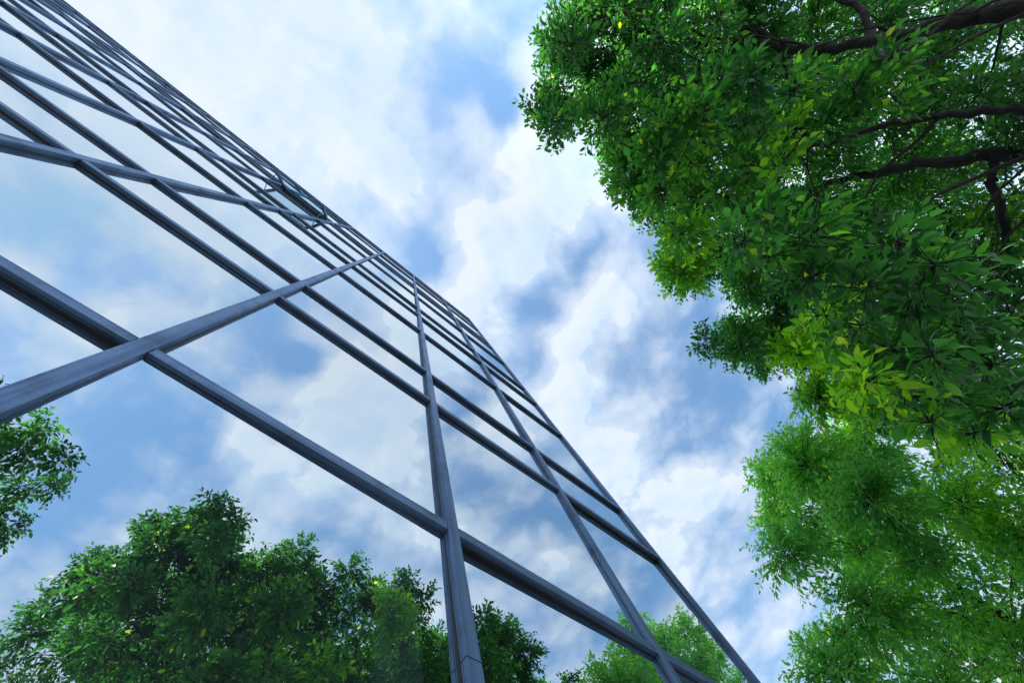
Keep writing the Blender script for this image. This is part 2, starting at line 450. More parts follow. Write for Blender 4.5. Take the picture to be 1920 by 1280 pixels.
# floors, lining and the rest of the body
BACK = 9.0
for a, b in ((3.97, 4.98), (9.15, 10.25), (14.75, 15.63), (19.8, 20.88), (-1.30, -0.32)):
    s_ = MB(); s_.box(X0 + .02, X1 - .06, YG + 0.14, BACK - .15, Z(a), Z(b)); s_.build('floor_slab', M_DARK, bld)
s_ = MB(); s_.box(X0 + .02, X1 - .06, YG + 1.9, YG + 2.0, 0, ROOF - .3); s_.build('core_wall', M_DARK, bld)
# boards and a post behind the lowest panes in view
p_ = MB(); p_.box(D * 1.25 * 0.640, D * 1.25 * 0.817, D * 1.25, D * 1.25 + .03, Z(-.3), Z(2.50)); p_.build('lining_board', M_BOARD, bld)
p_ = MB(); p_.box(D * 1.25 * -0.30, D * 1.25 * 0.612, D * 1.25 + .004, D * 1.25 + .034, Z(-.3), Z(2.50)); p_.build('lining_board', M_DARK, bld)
p_ = MB(); p_.box(D * 3.342, D * 3.356, YG + .012, YG + .34, Z(0), Z(2.86)); p_.build('glass_fin', M_FIN, bld)
w_ = MB()
for k, (a, b) in enumerate(zip(rows[:-1], rows[1:])):
    for j in range(6):
        y0 = YG + .02 + j * (BACK - YG) / 6
        w_.box(X1 - .05, X1 + .018, y0 + .004, y0 + (BACK - YG) / 6 - .004, a + .004, b - .004)
w_.box(X1 - .045, X1 + .008, YG + .03, BACK - .01, .02, ROOF - .02, 1)
w_.build('side_wall', [M_WALL, M_DARK], bld)
w_ = MB(); w_.box(X0 - .05, X0 - .002, YG + .02, BACK, .02, ROOF - .02); w_.build('side_wall', M_WALL, bld)
w_ = MB(); w_.box(X0, X1 - .055, BACK - .12, BACK, .02, ROOF - .02); w_.build('rear_wall', M_WALL, bld)
w_ = MB(); w_.box(X0 - .06, X1 + HW, YF - .004, YG + .30, ROOF + .001, ROOF + .045); w_.box(X0 - .05, X1 + .01, YG + .301, BACK, ROOF - .06, ROOF - .01)
w_.build('roof', M_TRAN, bld)

# ------------------------------------------------------------------ trees
CL = {
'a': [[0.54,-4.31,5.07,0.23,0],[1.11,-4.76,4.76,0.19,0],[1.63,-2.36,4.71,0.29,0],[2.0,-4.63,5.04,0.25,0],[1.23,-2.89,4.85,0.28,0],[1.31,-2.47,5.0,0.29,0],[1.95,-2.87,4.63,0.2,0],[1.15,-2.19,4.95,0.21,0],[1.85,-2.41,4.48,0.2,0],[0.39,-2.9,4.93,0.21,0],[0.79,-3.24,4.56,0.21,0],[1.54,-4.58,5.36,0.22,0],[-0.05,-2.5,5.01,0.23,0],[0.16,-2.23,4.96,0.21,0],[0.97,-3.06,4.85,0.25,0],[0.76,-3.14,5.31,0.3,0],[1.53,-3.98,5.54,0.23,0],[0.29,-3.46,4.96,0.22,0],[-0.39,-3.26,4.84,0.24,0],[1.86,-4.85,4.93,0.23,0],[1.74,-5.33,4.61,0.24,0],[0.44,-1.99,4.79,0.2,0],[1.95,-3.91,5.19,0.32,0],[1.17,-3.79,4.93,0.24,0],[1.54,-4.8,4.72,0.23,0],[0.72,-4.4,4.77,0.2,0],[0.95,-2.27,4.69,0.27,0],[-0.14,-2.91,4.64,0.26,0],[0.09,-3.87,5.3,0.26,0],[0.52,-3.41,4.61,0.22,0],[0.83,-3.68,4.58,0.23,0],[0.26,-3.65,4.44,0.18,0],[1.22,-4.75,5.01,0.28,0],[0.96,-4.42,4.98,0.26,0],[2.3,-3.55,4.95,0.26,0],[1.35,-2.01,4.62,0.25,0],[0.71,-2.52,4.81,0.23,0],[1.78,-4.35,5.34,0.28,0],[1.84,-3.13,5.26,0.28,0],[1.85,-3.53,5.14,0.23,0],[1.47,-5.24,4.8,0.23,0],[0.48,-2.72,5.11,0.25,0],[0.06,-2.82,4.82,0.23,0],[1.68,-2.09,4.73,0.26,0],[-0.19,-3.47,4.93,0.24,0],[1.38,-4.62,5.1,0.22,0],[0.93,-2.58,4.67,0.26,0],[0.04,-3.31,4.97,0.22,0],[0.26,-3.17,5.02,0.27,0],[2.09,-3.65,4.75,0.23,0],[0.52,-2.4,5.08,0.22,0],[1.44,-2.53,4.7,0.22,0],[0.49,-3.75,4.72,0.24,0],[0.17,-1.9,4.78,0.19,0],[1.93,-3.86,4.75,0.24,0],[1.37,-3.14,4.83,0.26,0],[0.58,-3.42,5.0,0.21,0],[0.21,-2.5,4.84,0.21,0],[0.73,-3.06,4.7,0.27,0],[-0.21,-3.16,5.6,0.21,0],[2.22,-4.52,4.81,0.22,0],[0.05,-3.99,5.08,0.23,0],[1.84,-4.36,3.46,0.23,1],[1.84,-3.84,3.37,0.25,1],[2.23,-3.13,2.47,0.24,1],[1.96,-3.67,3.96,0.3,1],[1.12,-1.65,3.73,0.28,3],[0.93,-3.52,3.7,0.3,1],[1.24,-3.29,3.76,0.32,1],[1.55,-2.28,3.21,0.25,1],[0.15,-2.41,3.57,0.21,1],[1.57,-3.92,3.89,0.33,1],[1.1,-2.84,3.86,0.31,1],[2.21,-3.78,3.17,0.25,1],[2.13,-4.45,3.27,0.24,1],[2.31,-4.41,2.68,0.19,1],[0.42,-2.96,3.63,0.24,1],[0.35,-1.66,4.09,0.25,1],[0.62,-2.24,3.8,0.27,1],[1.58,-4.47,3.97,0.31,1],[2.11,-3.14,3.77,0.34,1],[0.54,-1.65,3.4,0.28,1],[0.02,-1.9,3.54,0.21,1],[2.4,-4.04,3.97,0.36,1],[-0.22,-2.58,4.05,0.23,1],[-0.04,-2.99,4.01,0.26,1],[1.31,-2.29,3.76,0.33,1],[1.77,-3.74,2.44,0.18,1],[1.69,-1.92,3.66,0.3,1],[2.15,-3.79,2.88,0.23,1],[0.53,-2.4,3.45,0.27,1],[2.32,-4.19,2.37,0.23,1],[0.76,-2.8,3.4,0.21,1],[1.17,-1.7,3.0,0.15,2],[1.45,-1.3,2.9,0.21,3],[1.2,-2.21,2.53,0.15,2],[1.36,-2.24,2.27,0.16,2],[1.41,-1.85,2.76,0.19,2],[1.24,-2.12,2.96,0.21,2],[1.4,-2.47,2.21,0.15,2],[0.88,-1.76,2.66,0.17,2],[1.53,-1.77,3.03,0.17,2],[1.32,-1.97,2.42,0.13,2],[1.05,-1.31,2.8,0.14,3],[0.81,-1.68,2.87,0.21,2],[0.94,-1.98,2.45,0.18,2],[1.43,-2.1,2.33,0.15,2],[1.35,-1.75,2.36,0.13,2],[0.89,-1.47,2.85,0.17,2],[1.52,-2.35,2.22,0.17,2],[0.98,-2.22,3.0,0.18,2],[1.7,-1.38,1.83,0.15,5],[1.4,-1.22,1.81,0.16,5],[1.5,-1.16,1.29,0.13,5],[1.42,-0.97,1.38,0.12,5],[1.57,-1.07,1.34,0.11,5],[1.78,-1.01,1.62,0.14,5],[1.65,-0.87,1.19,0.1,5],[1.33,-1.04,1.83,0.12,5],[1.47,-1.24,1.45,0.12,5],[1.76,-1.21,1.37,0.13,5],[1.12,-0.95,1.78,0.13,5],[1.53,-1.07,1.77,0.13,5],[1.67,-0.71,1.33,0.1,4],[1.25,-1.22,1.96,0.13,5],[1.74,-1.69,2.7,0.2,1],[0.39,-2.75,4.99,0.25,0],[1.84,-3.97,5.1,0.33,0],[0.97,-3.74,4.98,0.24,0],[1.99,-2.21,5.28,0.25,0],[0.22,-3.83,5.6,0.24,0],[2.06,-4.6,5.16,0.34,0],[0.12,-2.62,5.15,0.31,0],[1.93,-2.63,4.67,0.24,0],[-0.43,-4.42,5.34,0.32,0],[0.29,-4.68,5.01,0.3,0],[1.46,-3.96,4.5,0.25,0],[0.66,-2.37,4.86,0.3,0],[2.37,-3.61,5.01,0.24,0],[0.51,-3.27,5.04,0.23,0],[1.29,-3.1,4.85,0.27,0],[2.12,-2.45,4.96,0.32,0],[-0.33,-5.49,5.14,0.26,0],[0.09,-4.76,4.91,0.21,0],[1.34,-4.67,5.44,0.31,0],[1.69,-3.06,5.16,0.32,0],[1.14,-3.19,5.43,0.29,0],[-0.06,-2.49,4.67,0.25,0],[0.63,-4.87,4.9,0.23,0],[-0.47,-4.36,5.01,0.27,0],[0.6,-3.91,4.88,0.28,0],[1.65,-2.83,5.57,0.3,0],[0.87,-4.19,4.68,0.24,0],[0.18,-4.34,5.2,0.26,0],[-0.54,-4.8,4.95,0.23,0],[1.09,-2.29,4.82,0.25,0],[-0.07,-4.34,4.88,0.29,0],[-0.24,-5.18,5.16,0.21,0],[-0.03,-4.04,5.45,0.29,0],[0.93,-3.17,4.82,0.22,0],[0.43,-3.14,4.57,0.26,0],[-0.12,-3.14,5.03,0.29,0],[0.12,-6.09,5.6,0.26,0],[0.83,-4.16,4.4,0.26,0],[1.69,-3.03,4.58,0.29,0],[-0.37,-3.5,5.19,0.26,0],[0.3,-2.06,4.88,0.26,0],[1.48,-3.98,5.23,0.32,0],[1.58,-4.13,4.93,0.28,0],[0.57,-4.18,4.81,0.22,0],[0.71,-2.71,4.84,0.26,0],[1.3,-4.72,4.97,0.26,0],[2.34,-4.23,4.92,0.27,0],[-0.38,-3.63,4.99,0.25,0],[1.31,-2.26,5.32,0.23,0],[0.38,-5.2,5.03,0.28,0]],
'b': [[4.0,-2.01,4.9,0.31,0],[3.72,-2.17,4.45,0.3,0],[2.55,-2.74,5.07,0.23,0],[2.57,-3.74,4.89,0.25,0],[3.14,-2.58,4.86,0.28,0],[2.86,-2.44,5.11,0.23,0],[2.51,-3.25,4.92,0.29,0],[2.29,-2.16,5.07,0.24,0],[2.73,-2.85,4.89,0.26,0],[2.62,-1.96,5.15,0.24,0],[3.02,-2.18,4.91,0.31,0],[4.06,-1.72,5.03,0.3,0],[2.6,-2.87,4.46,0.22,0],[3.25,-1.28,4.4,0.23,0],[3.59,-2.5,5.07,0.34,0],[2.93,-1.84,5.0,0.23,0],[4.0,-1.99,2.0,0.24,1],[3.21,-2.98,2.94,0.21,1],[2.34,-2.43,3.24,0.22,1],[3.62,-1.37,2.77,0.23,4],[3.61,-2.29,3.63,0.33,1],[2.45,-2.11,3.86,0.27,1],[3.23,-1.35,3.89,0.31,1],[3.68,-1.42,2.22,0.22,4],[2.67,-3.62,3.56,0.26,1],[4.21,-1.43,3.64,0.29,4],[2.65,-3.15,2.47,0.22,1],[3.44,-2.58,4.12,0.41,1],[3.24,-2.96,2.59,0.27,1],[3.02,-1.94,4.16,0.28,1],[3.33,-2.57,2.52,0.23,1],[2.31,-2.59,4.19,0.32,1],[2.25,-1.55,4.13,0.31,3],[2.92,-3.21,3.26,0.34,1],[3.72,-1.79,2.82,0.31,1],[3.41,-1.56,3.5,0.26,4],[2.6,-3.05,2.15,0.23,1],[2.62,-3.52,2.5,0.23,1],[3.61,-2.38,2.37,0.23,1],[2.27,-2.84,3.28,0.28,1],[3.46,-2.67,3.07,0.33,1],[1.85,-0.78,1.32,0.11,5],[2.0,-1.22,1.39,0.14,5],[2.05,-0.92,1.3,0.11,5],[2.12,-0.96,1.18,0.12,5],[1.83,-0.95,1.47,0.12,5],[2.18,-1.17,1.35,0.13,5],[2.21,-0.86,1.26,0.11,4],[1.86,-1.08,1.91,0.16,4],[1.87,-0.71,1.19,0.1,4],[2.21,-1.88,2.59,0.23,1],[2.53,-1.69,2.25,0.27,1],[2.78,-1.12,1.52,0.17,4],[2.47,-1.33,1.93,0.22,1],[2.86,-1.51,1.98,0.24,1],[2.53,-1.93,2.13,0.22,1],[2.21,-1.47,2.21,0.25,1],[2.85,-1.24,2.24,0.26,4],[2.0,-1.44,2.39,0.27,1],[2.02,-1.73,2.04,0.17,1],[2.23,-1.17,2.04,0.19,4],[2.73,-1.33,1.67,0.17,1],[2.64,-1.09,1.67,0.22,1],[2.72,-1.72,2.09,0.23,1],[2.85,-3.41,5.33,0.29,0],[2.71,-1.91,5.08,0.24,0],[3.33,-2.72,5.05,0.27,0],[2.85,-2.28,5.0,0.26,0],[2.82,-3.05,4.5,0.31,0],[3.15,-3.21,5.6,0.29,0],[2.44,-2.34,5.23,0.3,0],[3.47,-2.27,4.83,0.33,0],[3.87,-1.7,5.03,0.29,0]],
'c': [[6.19,-3.25,3.52,0.26,0],[5.42,-2.78,2.64,0.2,0],[5.01,-3.08,5.24,0.27,0],[3.0,-4.99,4.89,0.31,0],[3.66,-5.32,3.49,0.25,0],[3.61,-4.66,3.44,0.18,0],[5.11,-5.39,4.97,0.34,0],[3.69,-3.59,4.7,0.25,0],[6.12,-3.97,4.75,0.31,0],[4.11,-5.14,4.89,0.32,0],[5.07,-2.54,3.22,0.2,0],[4.06,-4.17,4.91,0.34,0],[4.02,-2.75,5.1,0.35,0],[3.88,-4.72,3.05,0.24,0],[6.92,-3.59,3.6,0.23,0],[2.47,-6.13,5.39,0.33,0],[5.3,-5.1,3.72,0.25,0],[5.32,-2.24,3.47,0.23,0],[4.98,-5.6,4.4,0.29,0],[4.26,-4.03,3.67,0.25,0],[4.76,-5.66,3.86,0.24,0],[5.2,-5.84,3.78,0.27,0],[5.18,-2.78,5.0,0.32,0],[5.65,-2.05,5.04,0.26,0],[4.26,-3.12,4.83,0.26,0],[5.08,-3.25,4.83,0.27,0],[3.65,-4.61,2.83,0.18,0],[4.84,-4.62,4.58,0.29,0],[2.52,-4.66,5.26,0.28,0],[3.57,-5.27,3.23,0.22,0],[3.66,-6.3,3.72,0.26,0],[4.5,-1.76,4.89,0.28,0],[5.04,-4.79,5.17,0.27,0],[6.33,-4.37,3.44,0.23,0],[3.58,-6.15,4.72,0.25,0],[3.96,-3.39,4.75,0.29,0],[6.62,-2.96,5.29,0.32,0],[3.55,-3.79,5.07,0.34,0],[2.92,-5.0,4.61,0.28,0],[3.43,-4.52,5.05,0.31,0],[5.86,-2.4,3.32,0.24,0],[2.96,-5.01,3.1,0.16,0],[3.77,-3.29,5.33,0.34,0],[5.59,-4.52,5.04,0.38,0],[3.2,-3.87,4.79,0.24,0],[4.69,-3.82,4.9,0.35,0],[4.39,-5.25,4.37,0.25,0],[5.66,-4.44,4.13,0.28,0],[2.77,-6.43,5.13,0.28,0],[3.19,-5.74,3.27,0.16,0],[3.24,-4.61,5.37,0.25,0],[3.52,-3.6,5.39,0.33,0],[6.29,-4.19,4.04,0.23,0],[3.45,-5.75,4.92,0.32,0],[3.58,-6.64,4.35,0.23,0],[2.83,-5.77,3.57,0.18,0],[2.72,-5.69,4.79,0.3,0],[5.23,-2.41,4.6,0.34,0],[3.48,-5.86,3.82,0.26,0],[3.9,-5.58,5.18,0.31,0],[5.21,-2.9,3.36,0.2,0],[6.11,-3.24,4.9,0.3,0],[4.85,-3.91,3.83,0.28,0],[4.52,-3.95,3.13,0.18,0],[2.86,-5.93,3.83,0.25,0],[4.2,-3.94,4.63,0.29,0],[7.33,-2.93,3.62,0.27,0],[6.63,-2.45,4.06,0.25,0],[4.72,-4.58,2.97,0.18,0],[6.5,-2.98,3.02,0.23,0],[6.28,-2.34,5.12,0.38,0],[2.99,-4.52,4.76,0.24,0],[6.48,-3.74,4.83,0.29,0],[4.23,-4.18,3.36,0.18,0],[4.27,-6.02,3.51,0.19,0],[3.89,-5.1,3.32,0.21,0],[2.65,-4.41,4.79,0.22,0],[5.0,-5.26,3.94,0.23,0],[4.22,-5.95,4.32,0.25,0],[2.5,-6.27,4.62,0.22,0],[5.34,-4.92,4.23,0.24,0],[5.9,-5.13,5.15,0.36,0],[6.36,-3.23,4.41,0.25,0],[4.52,-5.46,4.8,0.34,0],[5.95,-4.03,5.31,0.29,0],[2.56,-5.07,3.52,0.23,0],[5.44,-2.53,3.1,0.23,0],[6.11,-3.59,4.92,0.26,0],[2.38,-4.9,4.86,0.31,0],[5.71,-2.3,2.54,0.17,0],[5.52,-2.06,3.78,0.31,0],[4.06,-4.75,5.14,0.34,0],[4.12,-2.02,4.57,0.33,0],[1.99,-5.53,5.09,0.3,0],[4.59,-5.96,4.77,0.26,0],[5.63,-3.83,4.16,0.29,0],[5.91,-3.52,3.57,0.22,0],[3.12,-6.08,4.43,0.22,0],[4.69,-2.36,4.77,0.34,0],[7.38,-3.45,3.74,0.25,0],[4.92,-3.15,3.32,0.24,0],[5.93,-5.01,3.53,0.23,0],[5.69,-4.49,3.67,0.24,0],[2.65,-5.7,5.12,0.23,0],[2.76,-5.94,4.02,0.23,0],[3.19,-4.37,4.54,0.22,0],[4.84,-3.89,2.92,0.17,0],[4.19,-5.72,4.79,0.23,0],[4.65,-3.98,3.44,0.25,0],[5.08,-3.63,3.02,0.25,0],[3.98,-6.15,4.55,0.22,0],[4.47,-4.75,5.04,0.33,0],[4.24,-4.84,4.57,0.32,0],[3.0,-5.62,4.92,0.31,0],[4.42,-6.2,4.79,0.31,0],[5.07,-5.5,4.59,0.3,0],[6.62,-2.58,4.96,0.4,0],[5.23,-3.46,3.09,0.25,0],[2.88,-5.1,3.72,0.23,0],[4.77,-6.13,4.21,0.29,0],[5.97,-3.72,3.18,0.27,0],[5.99,-3.55,4.19,0.26,0],[3.41,-6.44,3.81,0.19,0],[5.83,-2.6,3.09,0.27,0],[2.02,-5.6,4.65,0.24,0],[2.96,-6.64,4.71,0.31,0],[7.08,-3.98,3.55,0.31,0],[4.95,-5.89,4.29,0.26,0],[3.93,-3.24,4.99,0.29,0],[5.86,-2.22,3.05,0.23,0],[5.1,-3.74,3.46,0.21,0],[3.45,-3.96,4.62,0.23,0],[5.42,-3.07,2.9,0.18,0],[3.81,-5.78,4.72,0.23,0],[3.3,-6.29,4.83,0.28,0],[5.04,-4.32,5.07,0.26,0],[4.21,-5.84,4.03,0.27,0],[7.13,-3.11,4.36,0.27,0],[4.05,-4.24,2.86,0.17,0],[3.22,-5.22,2.94,0.17,0],[3.37,-6.1,4.91,0.27,0],[3.73,-6.43,4.42,0.28,0],[3.41,-3.21,5.41,0.28,0],[3.72,-5.62,4.86,0.33,0],[4.98,-3.71,2.84,0.21,0],[3.65,-5.54,3.77,0.18,0],[4.72,-3.35,4.86,0.34,0],[5.57,-2.39,3.97,0.26,0],[5.03,-4.61,3.16,0.18,0],[2.31,-5.32,5.03,0.27,0],[4.23,-2.82,4.91,0.26,0],[5.51,-3.04,4.87,0.34,0],[4.99,-5.24,3.32,0.22,0],[3.11,-6.8,5.05,0.33,0],[5.29,-4.01,4.93,0.26,0],[5.44,-3.8,4.58,0.26,0],[3.59,-4.84,3.0,0.22,0],[5.09,-2.23,4.82,0.29,0],[5.51,-4.05,4.46,0.25,0],[6.85,-2.26,4.93,0.31,0],[5.76,-3.47,3.29,0.27,0],[2.94,-5.56,5.25,0.33,0],[4.99,-3.55,3.53,0.26,0],[4.13,-4.56,3.17,0.22,0],[2.96,-3.83,4.98,0.24,0],[4.17,-6.51,4.15,0.26,0],[4.33,-5.09,3.14,0.23,0],[5.97,-5.26,3.83,0.21,0],[2.43,-6.22,4.82,0.24,0],[2.57,-4.16,5.09,0.27,0],[4.43,-3.83,3.52,0.27,0],[4.46,-1.91,4.57,0.25,0],[4.36,-4.52,4.51,0.32,0],[4.26,-6.78,4.07,0.26,0],[4.25,-5.82,5.17,0.25,0],[3.47,-6.4,3.48,0.18,0],[6.47,-3.24,4.79,0.36,0],[5.62,-2.91,3.39,0.24,0],[3.37,-3.41,2.57,0.25,1],[4.05,-3.04,2.29,0.23,1],[3.83,-3.58,2.42,0.21,1],[2.57,-4.07,2.41,0.22,1],[4.56,-2.81,2.63,0.22,1],[4.5,-2.12,2.65,0.31,1],[3.96,-2.43,3.19,0.27,1],[3.19,-3.44,2.24,0.25,1],[3.98,-3.19,4.05,0.38,1],[3.66,-2.77,2.41,0.2,1],[3.97,-2.37,2.79,0.23,1],[3.23,-3.6,3.23,0.23,1],[2.52,-4.43,2.98,0.23,1],[2.84,-4.34,2.85,0.27,1],[3.08,-4.23,2.55,0.21,1],[5.06,-2.04,2.33,0.26,1],[4.23,-2.08,3.79,0.38,4],[3.59,-3.5,4.13,0.42,1],[3.75,-3.25,2.53,0.23,1],[4.63,-2.89,2.38,0.21,1],[4.27,-2.07,2.85,0.24,1],[2.67,-3.77,3.3,0.31,1],[3.97,-3.1,4.78,0.33,0],[2.93,-3.9,5.06,0.25,0],[4.11,-2.41,4.79,0.3,0],[3.88,-3.56,4.91,0.29,0],[4.74,-3.23,5.1,0.37,0],[4.47,-2.01,5.12,0.39,0],[2.58,-4.08,5.07,0.28,0],[5.3,-2.83,4.92,0.35,0],[3.52,-3.41,5.11,0.32,0],[5.11,-2.44,5.02,0.37,0],[4.02,-3.13,5.3,0.39,0]],
'd': [[7.24,0.77,2.9,0.32,0],[7.31,-0.02,3.67,0.34,0],[7.43,0.06,2.83,0.31,0],[6.55,-2.06,2.69,0.26,0],[5.61,-0.4,3.95,0.26,0],[6.37,-0.97,2.73,0.23,0],[7.15,0.81,3.84,0.3,0],[7.66,-0.56,2.66,0.27,0],[6.39,-1.97,3.32,0.22,0],[6.64,-1.26,3.99,0.3,0],[7.13,-1.49,3.37,0.26,0],[7.46,0.11,3.17,0.24,0],[6.46,-1.9,2.92,0.21,0],[6.5,-0.68,2.02,0.25,0],[7.78,-0.59,2.19,0.2,0],[5.78,-1.14,4.67,0.27,0],[6.94,-0.98,3.4,0.24,0],[7.15,-1.13,2.42,0.22,0],[7.12,-0.51,2.9,0.29,0],[6.58,-1.91,2.42,0.23,0],[6.69,-0.49,3.02,0.3,0],[7.12,1.1,3.39,0.36,0],[7.0,0.57,3.14,0.24,0],[6.22,-0.54,3.64,0.32,0],[5.92,-1.45,4.4,0.35,0],[6.88,-0.94,2.51,0.27,0],[5.99,-0.65,3.17,0.25,0],[7.57,-0.86,2.97,0.24,0],[7.64,0.03,2.63,0.26,0],[6.95,-1.43,2.38,0.24,0],[6.56,-2.02,3.74,0.26,0],[6.17,-2.23,2.47,0.23,0],[7.3,0.58,3.59,0.32,0],[6.78,0.41,2.74,0.31,0],[6.25,-0.95,4.33,0.31,0],[6.95,-1.76,3.55,0.27,0],[6.69,-1.21,3.63,0.36,0],[7.53,-0.26,2.23,0.27,0],[7.27,-1.74,2.78,0.23,0],[6.92,-0.27,3.77,0.32,0],[5.96,-1.58,4.11,0.35,0],[7.13,0.47,2.59,0.24,0],[7.15,-1.48,2.88,0.29,0],[6.69,-1.83,4.23,0.28,0],[7.07,-1.36,2.58,0.28,0],[5.6,-0.69,4.63,0.38,0],[6.86,-1.57,2.99,0.31,0],[6.66,-0.17,2.72,0.28,0],[5.9,-0.18,3.83,0.3,0],[5.79,-0.35,4.46,0.29,0],[6.27,-1.47,3.59,0.29,0],[7.17,-1.25,2.25,0.22,0],[6.05,-2.06,3.01,0.24,0],[7.44,-0.25,2.42,0.27,0],[6.25,-2.18,2.83,0.29,0],[6.48,-0.29,2.42,0.24,0],[6.39,1.02,2.75,0.22,0],[6.44,-0.75,4.08,0.38,0],[7.14,-1.0,2.12,0.21,0],[6.21,-0.38,3.12,0.24,0],[6.56,-0.15,3.04,0.22,0],[6.3,0.18,2.93,0.23,0],[6.54,-1.73,2.73,0.23,0],[6.99,0.41,3.71,0.28,0],[6.95,-0.8,2.35,0.24,0],[5.71,-1.13,3.75,0.26,0],[5.37,-0.51,2.27,0.31,0],[5.0,-0.06,2.57,0.42,0],[5.09,0.11,1.92,0.3,0],[5.26,-0.47,1.86,0.32,0],[5.33,-1.35,2.72,0.42,0],[4.56,-0.82,2.83,0.43,0],[5.13,-0.92,1.8,0.28,0],[4.87,-0.87,3.78,0.53,0],[5.55,-1.34,2.33,0.43,0],[5.62,-0.47,1.63,0.26,0],[5.04,-1.62,1.97,0.32,0],[4.94,-0.68,2.5,0.33,0],[4.81,0.02,3.31,0.37,0],[5.16,0.59,2.51,0.43,0],[8.52,-0.58,5.04,0.35,0],[7.36,-1.75,4.83,0.31,0],[7.55,-1.19,5.38,0.33,0],[9.99,-1.17,5.06,0.37,0],[6.66,-1.27,5.2,0.37,0],[6.12,-2.35,4.81,0.35,0],[7.65,-0.89,4.92,0.3,0],[6.86,-2.22,5.19,0.35,0],[8.72,-0.58,4.73,0.36,0],[6.21,-2.18,5.19,0.28,0],[8.8,-1.62,5.04,0.37,0],[6.2,-0.67,5.02,0.35,0],[6.54,-0.19,4.82,0.37,0],[7.32,-0.35,4.92,0.31,0],[7.34,-1.89,5.39,0.36,0],[7.76,-1.47,5.16,0.35,0],[8.72,-1.05,4.98,0.32,0],[5.83,-1.36,4.73,0.29,0]],
'e': [[-2.0,-2.28,5.15,0.23,0],[-2.19,-2.76,5.32,0.25,0],[-1.22,-2.18,4.73,0.19,0],[-1.66,-2.6,4.67,0.22,0],[-1.5,-3.26,5.02,0.25,0],[-1.47,-3.07,5.26,0.21,0],[-2.29,-2.27,5.14,0.21,0],[-1.94,-3.36,5.19,0.24,0],[-1.58,-4.2,5.36,0.24,0],[-1.65,-2.34,5.17,0.25,0],[-1.43,-2.03,4.46,0.21,0],[-1.28,-3.54,4.96,0.21,0],[-2.07,-2.96,5.18,0.18,0],[-1.26,-3.32,5.0,0.2,0],[-1.85,-2.72,5.13,0.23,0],[-1.85,-3.8,5.4,0.25,0],[-1.29,-2.99,5.37,0.21,0],[-2.42,-2.15,4.98,0.19,0],[-2.34,-2.53,5.16,0.23,0],[-2.11,-1.86,4.95,0.17,0]]}
def np_mesh(name, verts, loops, starts, totals, mat, parent=None, smooth=False, tone=None):
    me = bpy.data.meshes.new(name)
    me.vertices.add(len(verts)); me.vertices.foreach_set('co', np.asarray(verts, np.float32).ravel())
    me.loops.add(len(loops)); me.loops.foreach_set('vertex_index', np.asarray(loops, np.int32))
    me.polygons.add(len(starts)); me.polygons.foreach_set('loop_start', np.asarray(starts, np.int32))
    try: me.polygons.foreach_set('loop_total', np.asarray(totals, np.int32))
    except Exception: pass
    if smooth: me.polygons.foreach_set('use_smooth', np.ones(len(starts), bool))
    me.materials.append(mat)
    if tone is not None:
        a = me.attributes.new('leaf_tone', 'FLOAT', 'POINT'); a.data.foreach_set('value', np.asarray(tone, np.float32))
    me.update(calc_edges=True); me.validate()
    o = bpy.data.objects.new(name, me); COL.objects.link(o)
    if parent is not None: o.parent = parent
    return o

def unit(v): return v / np.maximum(np.linalg.norm(v, axis=-1, keepdims=True), 1e-9)

class Tubes:
    def __init__(s): s.v = []; s.l = []; s.n = 0
    def add(s, pts, rad, k=6):
        pts = np.asarray(pts, float); rad = np.asarray(rad, float); n = len(pts)
        t = unit(np.gradient(pts, axis=0))
        ref = np.array([0.31, 0.17, 0.93]) if abs(t[0] @ np.array([0.31, 0.17, 0.93])) < 0.9 else np.array([1.0, 0, 0])
        a = unit(np.cross(t, ref)); b = np.cross(t, a)
        ang = np.arange(k) * 2 * np.pi / k
        ring = pts[:, None] + rad[:, None, None] * (np.cos(ang)[None, :, None] * a[:, None] + np.sin(ang)[None, :, None] * b[:, None])
        s.v.append(ring.reshape(-1, 3))
        i = np.arange(n - 1)[:, None] * k; j = np.arange(k)[None]; j2 = (j + 1) % k
        q = np.stack([i + j, i + j2, i + k + j2, i + k + j], -1).reshape(-1, 4) + s.n
        s.l.append(q); s.n += n * k
    def build(s, name, mat, parent):
        v = np.concatenate(s.v); q = np.concatenate(s.l)
        return np_mesh(name, v, q.ravel(), np.arange(len(q)) * 4, np.full(len(q), 4), mat, parent, True)

def bez(a, b, c, n):
    t = np.linspace(0, 1, n)[:, None]
    return (1 - t) ** 2 * a + 2 * t * (1 - t) * b + t * t * c

LT = np.array([0, .32, .32, .32, .68, .68, .68, 1.0])          # stations along a leaf
LW = np.array([0, 0, -1, 1, 0, -.78, .78, 0])
LF = [(0, 3, 1), (0, 1, 2), (1, 3, 6, 4), (2, 1, 4, 5), (4, 6, 7), (4, 7, 5)]

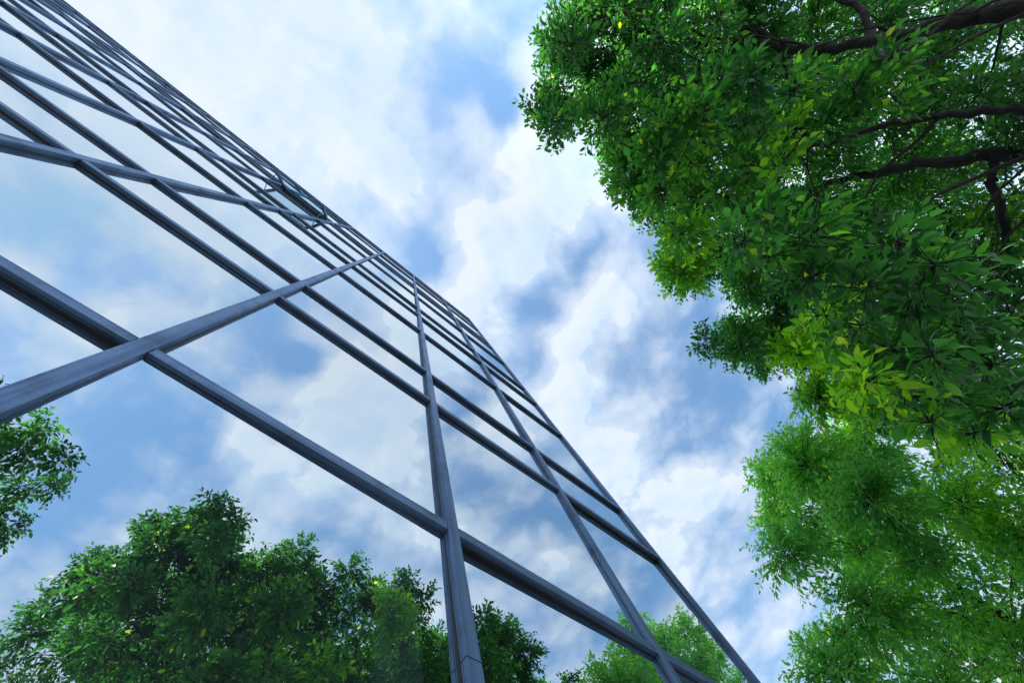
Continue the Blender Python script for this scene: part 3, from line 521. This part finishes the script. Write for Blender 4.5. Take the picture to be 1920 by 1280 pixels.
def make_leaves(rg, base, along, up, length, tone):
    """base (n,3), along (n,3) unit, up (n,3): blade normals; returns verts, loops, starts, totals, tone"""
    n = len(base)
    side = unit(np.cross(along, up)); nor = np.cross(side, along)
    w = length * rg.uniform(.18, .29, n)
    fold = rg.uniform(.05, .60, n); droop = rg.uniform(-.15, .55, n)
    pet = length * rg.uniform(.15, .35, n)
    b0 = base + along * pet[:, None]
    v = b0[:, None] + along[:, None] * (LT[None, :, None] * length[:, None, None]) \
        + side[:, None] * (LW[None, :, None] * w[:, None, None]) \
        + nor[:, None] * ((np.abs(LW)[None] * (fold * w)[:, None] - (LT ** 2)[None] * (droop * length)[:, None])[:, :, None])
    # petiole: a thin sliver from twig to blade
    pw = 0.0012
    pv = np.stack([base - side * pw, base + side * pw, b0 + side * pw * .7, b0 - side * pw * .7], 1)
    v = np.concatenate([v, pv], 1)
    faces = LF + [(8, 9, 10, 11)]
    fl = np.concatenate([np.array(f) for f in faces]); tot = np.array([len(f) for f in faces])
    loops = (fl[None] + np.arange(n)[:, None] * 12).ravel()
    totals = np.tile(tot, n); starts = np.concatenate([[0], np.cumsum(totals)[:-1]])
    return v.reshape(-1, 3), loops, starts, totals, np.repeat(tone, 12)

def build_tree(name, label, base, stems, clusters, seed, bark, density=1.0, scale=1.0, group=None, tone=.14, leaf=None):
    rg = np.random.default_rng(seed)
    root = empty(name, (base[0], base[1], 0)); tag(root, label, 'tree', group)
    off = np.array([base[0], base[1], 0.0])
    C = np.array(clusters, float); C[:, 2] += EYE
    cen, rad, kind = C[:, :3] - off, C[:, 3], C[:, 4].astype(int)
    wood = Tubes()
    # stems: polylines of (x, y, z, r) in world; nodes the branches may spring from
    npos, nrad = [], []
    for st in stems:
        st = np.array(st, float); p = st[:, :3] - off
        t = np.linspace(0, len(p) - 1, (len(p) - 1) * 7 + 1)
        pp = np.stack([np.interp(t, np.arange(len(p)), p[:, i]) for i in range(3)], 1)
        for _ in range(3): pp[1:-1] = (pp[:-2] + 2 * pp[1:-1] + pp[2:]) / 4
        pp[1:-1] += rg.normal(0, .010, pp[1:-1].shape)
        rr = np.interp(t, np.arange(len(p)), st[:, 3])
        wood.add(pp, .82 * rr * rg.uniform(.84, 1.12, len(rr)), 10)
        for a, r_ in zip(pp, rr):
            if a[2] > 2.6: npos.append(a); nrad.append(r_)
    order = np.argsort([min(np.linalg.norm(c - q) for q in npos) for c in cen])
    for i in order:
        c = cen[i]
        Q = np.array(npos); dv = c - Q; dist = np.linalg.norm(dv, axis=1)
        cost = dist + np.where(dv[:, 2] < 0.1, 0.9, 0) + np.where(np.array(nrad) < .006, .5, 0)
        k = int(np.argmin(cost)); a = Q[k]; L_ = dist[k]
        r0 = min(nrad[k] * .8, .005 + .009 * L_); r1 = .0035
        midp = a + dv[k] * .5 + np.array([0, 0, .12 * L_]) + rg.normal(0, .09 * L_, 3)
        n_ = max(4, int(L_ / .12)); pts = bez(a, midp, c, n_)
        pts[1:-1] += rg.normal(0, .012, pts[1:-1].shape)
        rs = np.linspace(r0, r1, n_)
        wood.add(pts, rs, 6)
        for q, r_ in zip(pts[1:], rs[1:]): npos.append(q); nrad.append(r_)
    V, Lo, St, To, Tn = [], [], [], [], []; nv = nl = 0
    allb, alla, allu, alll, allt = [], [], [], [], []
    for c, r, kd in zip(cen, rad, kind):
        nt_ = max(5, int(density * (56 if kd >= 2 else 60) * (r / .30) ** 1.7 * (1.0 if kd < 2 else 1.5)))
        tone_c = np.clip(rg.normal(tone + (0, .15, .30, .42, .58, .16)[kd], .13), .03, .82)  # tone by kind paints light in: sunlit rim lighter, shaded near mass darker
        for _ in range(nt_):
            dr = unit(rg.normal(0, 1, 3) + np.array([0, 0, .15]))
            tl = r * rg.uniform(.55, 1.12)
            s0 = c + dr * r * rg.uniform(0, .25)
            s2 = s0 + dr * tl; s1 = (s0 + s2) / 2 + np.array([0, 0, .10 * tl]) + rg.normal(0, .05 * tl, 3)
            s2 = s2 - np.array([0, 0, .16 * tl])
            pts = bez(s0, s1, s2, 5)
            wood.add(pts, np.linspace(.0028, .0010, 5), 3)
            nl_ = max(4, int(tl / (.023 * scale)))
            tt = np.linspace(.18, 1.0, nl_) + rg.uniform(-.02, .02, nl_); tt = np.clip(tt, 0, 1)
            q = (1 - tt)[:, None] ** 2 * s0 + (2 * tt * (1 - tt))[:, None] * s1 + (tt ** 2)[:, None] * s2
            tw = unit(s2 - s0)
            sd = unit(np.cross(tw, np.array([.1, .05, 1.0])))
            sg = np.where(np.arange(nl_) % 2 == 0, 1.0, -1.0)[:, None]
            al = unit(tw[None] * rg.uniform(.45, 1.0, (nl_, 1)) + sd[None] * sg * rg.uniform(.4, 1.0, (nl_, 1)) + np.array([0, 0, -.35]) * rg.uniform(0, 1.6, (nl_, 1)) + rg.normal(0, .22, (nl_, 3)))
            up = unit(np.array([0, 0, 1.0]) + rg.normal(0, .42, (nl_, 3)))
            allb.append(q); alla.append(al); allu.append(up)
            ln = scale * np.clip(rg.normal(.078, .017, nl_), .035, .115) * (.78 if kd >= 2 else .72) * np.where(tt > .9, .75, 1.0)
            alll.append(ln)
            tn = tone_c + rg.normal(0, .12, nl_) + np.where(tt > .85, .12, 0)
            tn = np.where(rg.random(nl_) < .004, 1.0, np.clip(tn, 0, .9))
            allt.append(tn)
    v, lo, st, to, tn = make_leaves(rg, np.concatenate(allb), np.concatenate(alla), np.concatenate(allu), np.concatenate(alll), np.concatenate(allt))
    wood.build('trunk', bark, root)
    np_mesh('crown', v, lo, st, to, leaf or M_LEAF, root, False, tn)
    print(name, 'leaves', len(lo) // 26)
    return root

G = 'trees along the glass building'
build_tree('broadleaf_tree', 'nearest green tree with the thick dark limb at the top edge of the photo', (2.3, -3.75),
    [[(2.3, -3.75, 0, .14), (2.24, -3.65, 2.4, .11), (2.08, -3.52, 3.7, .085), (1.9, -3.38, 3.88, .075), (1.77, -3.3, 4.1, .065), (1.63, -3.18, 4.5, .05), (1.39, -3.11, 4.98, .042), (1.14, -3.21, 5.26, .03), (.82, -3.29, 5.67, .022), (.66, -3.17, 6.0, .014)],
     [(1.63, -3.18, 4.5, .04), (1.51, -3.47, 4.71, .035), (1.27, -3.66, 5.07, .02)],
     [(1.39, -3.11, 4.98, .04), (1.11, -3.15, 5.32, .03), (.91, -3.07, 5.69, .02)]],
    CL['a'], 11, M_BARK, group=G)
build_tree('broadleaf_tree', 'green tree with a slim smooth curving stem in the middle of the foliage', (2.95, -3.5),
    [[(2.95, -3.5, 0, .075), (2.8, -3.35, 2.2, .055), (2.54, -3.16, 3.55, .040), (2.28, -2.93, 3.77, .036), (2.09, -2.82, 4.08, .030), (1.98, -2.7, 4.29, .024), (1.89, -2.53, 4.66, .022), (1.75, -2.45, 5.21, .014)]],
    CL['b'], 12, M_BARK, group=G)
build_tree('broadleaf_tree', 'green tree with a rough mossy trunk just below the slim curving stem', (3.4, -3.75),
    [[(3.4, -3.75, 0, .13), (3.25, -3.6, 2.2, .11), (2.95, -3.3, 3.7, .065), (2.7, -3.04, 3.95, .060), (2.55, -2.9, 4.45, .048), (2.49, -2.79, 5.06, .032), (2.59, -2.57, 5.85, .02)],
     [(2.66, -3.0, 4.06, .035), (2.84, -2.94, 4.12, .032), (3.14, -2.82, 4.09, .030), (3.51, -2.72, 4.1, .026), (3.71, -2.59, 4.36, .015)]],
    CL['c'], 13, M_BARK, group=G)
build_tree('broadleaf_tree', 'bright sunlit green tree with a brown trunk beyond the corner of the glass building', (8.3, -.85),
    [[(8.3, -.85, 0, .14), (8.1, -.84, 2.6, .115), (7.64, -.82, 3.82, .10), (7.1, -.84, 4.18, .09), (6.95, -.84, 4.3, .085), (6.73, -.83, 4.8, .06), (6.54, -.78, 5.4, .035), (6.36, -.75, 5.87, .015)],
     [(6.73, -.83, 4.8, .04), (6.76, -.1, 5.07, .03), (6.79, .53, 5.2, .015)]],
    CL['d'], 14, M_BARK_RED, group=G, tone=.45, density=1.1, leaf=M_LEAF_SUNLIT)  # sunlight put into the leaf colour and tone
build_tree('broadleaf_tree', 'tree showing only as a dark reflection in the glass at the left edge', (-3.0, -3.4),
    [[(-3.0, -3.4, 0, .12), (-2.9, -3.3, 2.6, .09), (-2.4, -2.9, 4.4, .06), (-1.8, -2.5, 5.8, .02)]],
    CL['e'], 15, M_BARK, group=G, tone=.06)
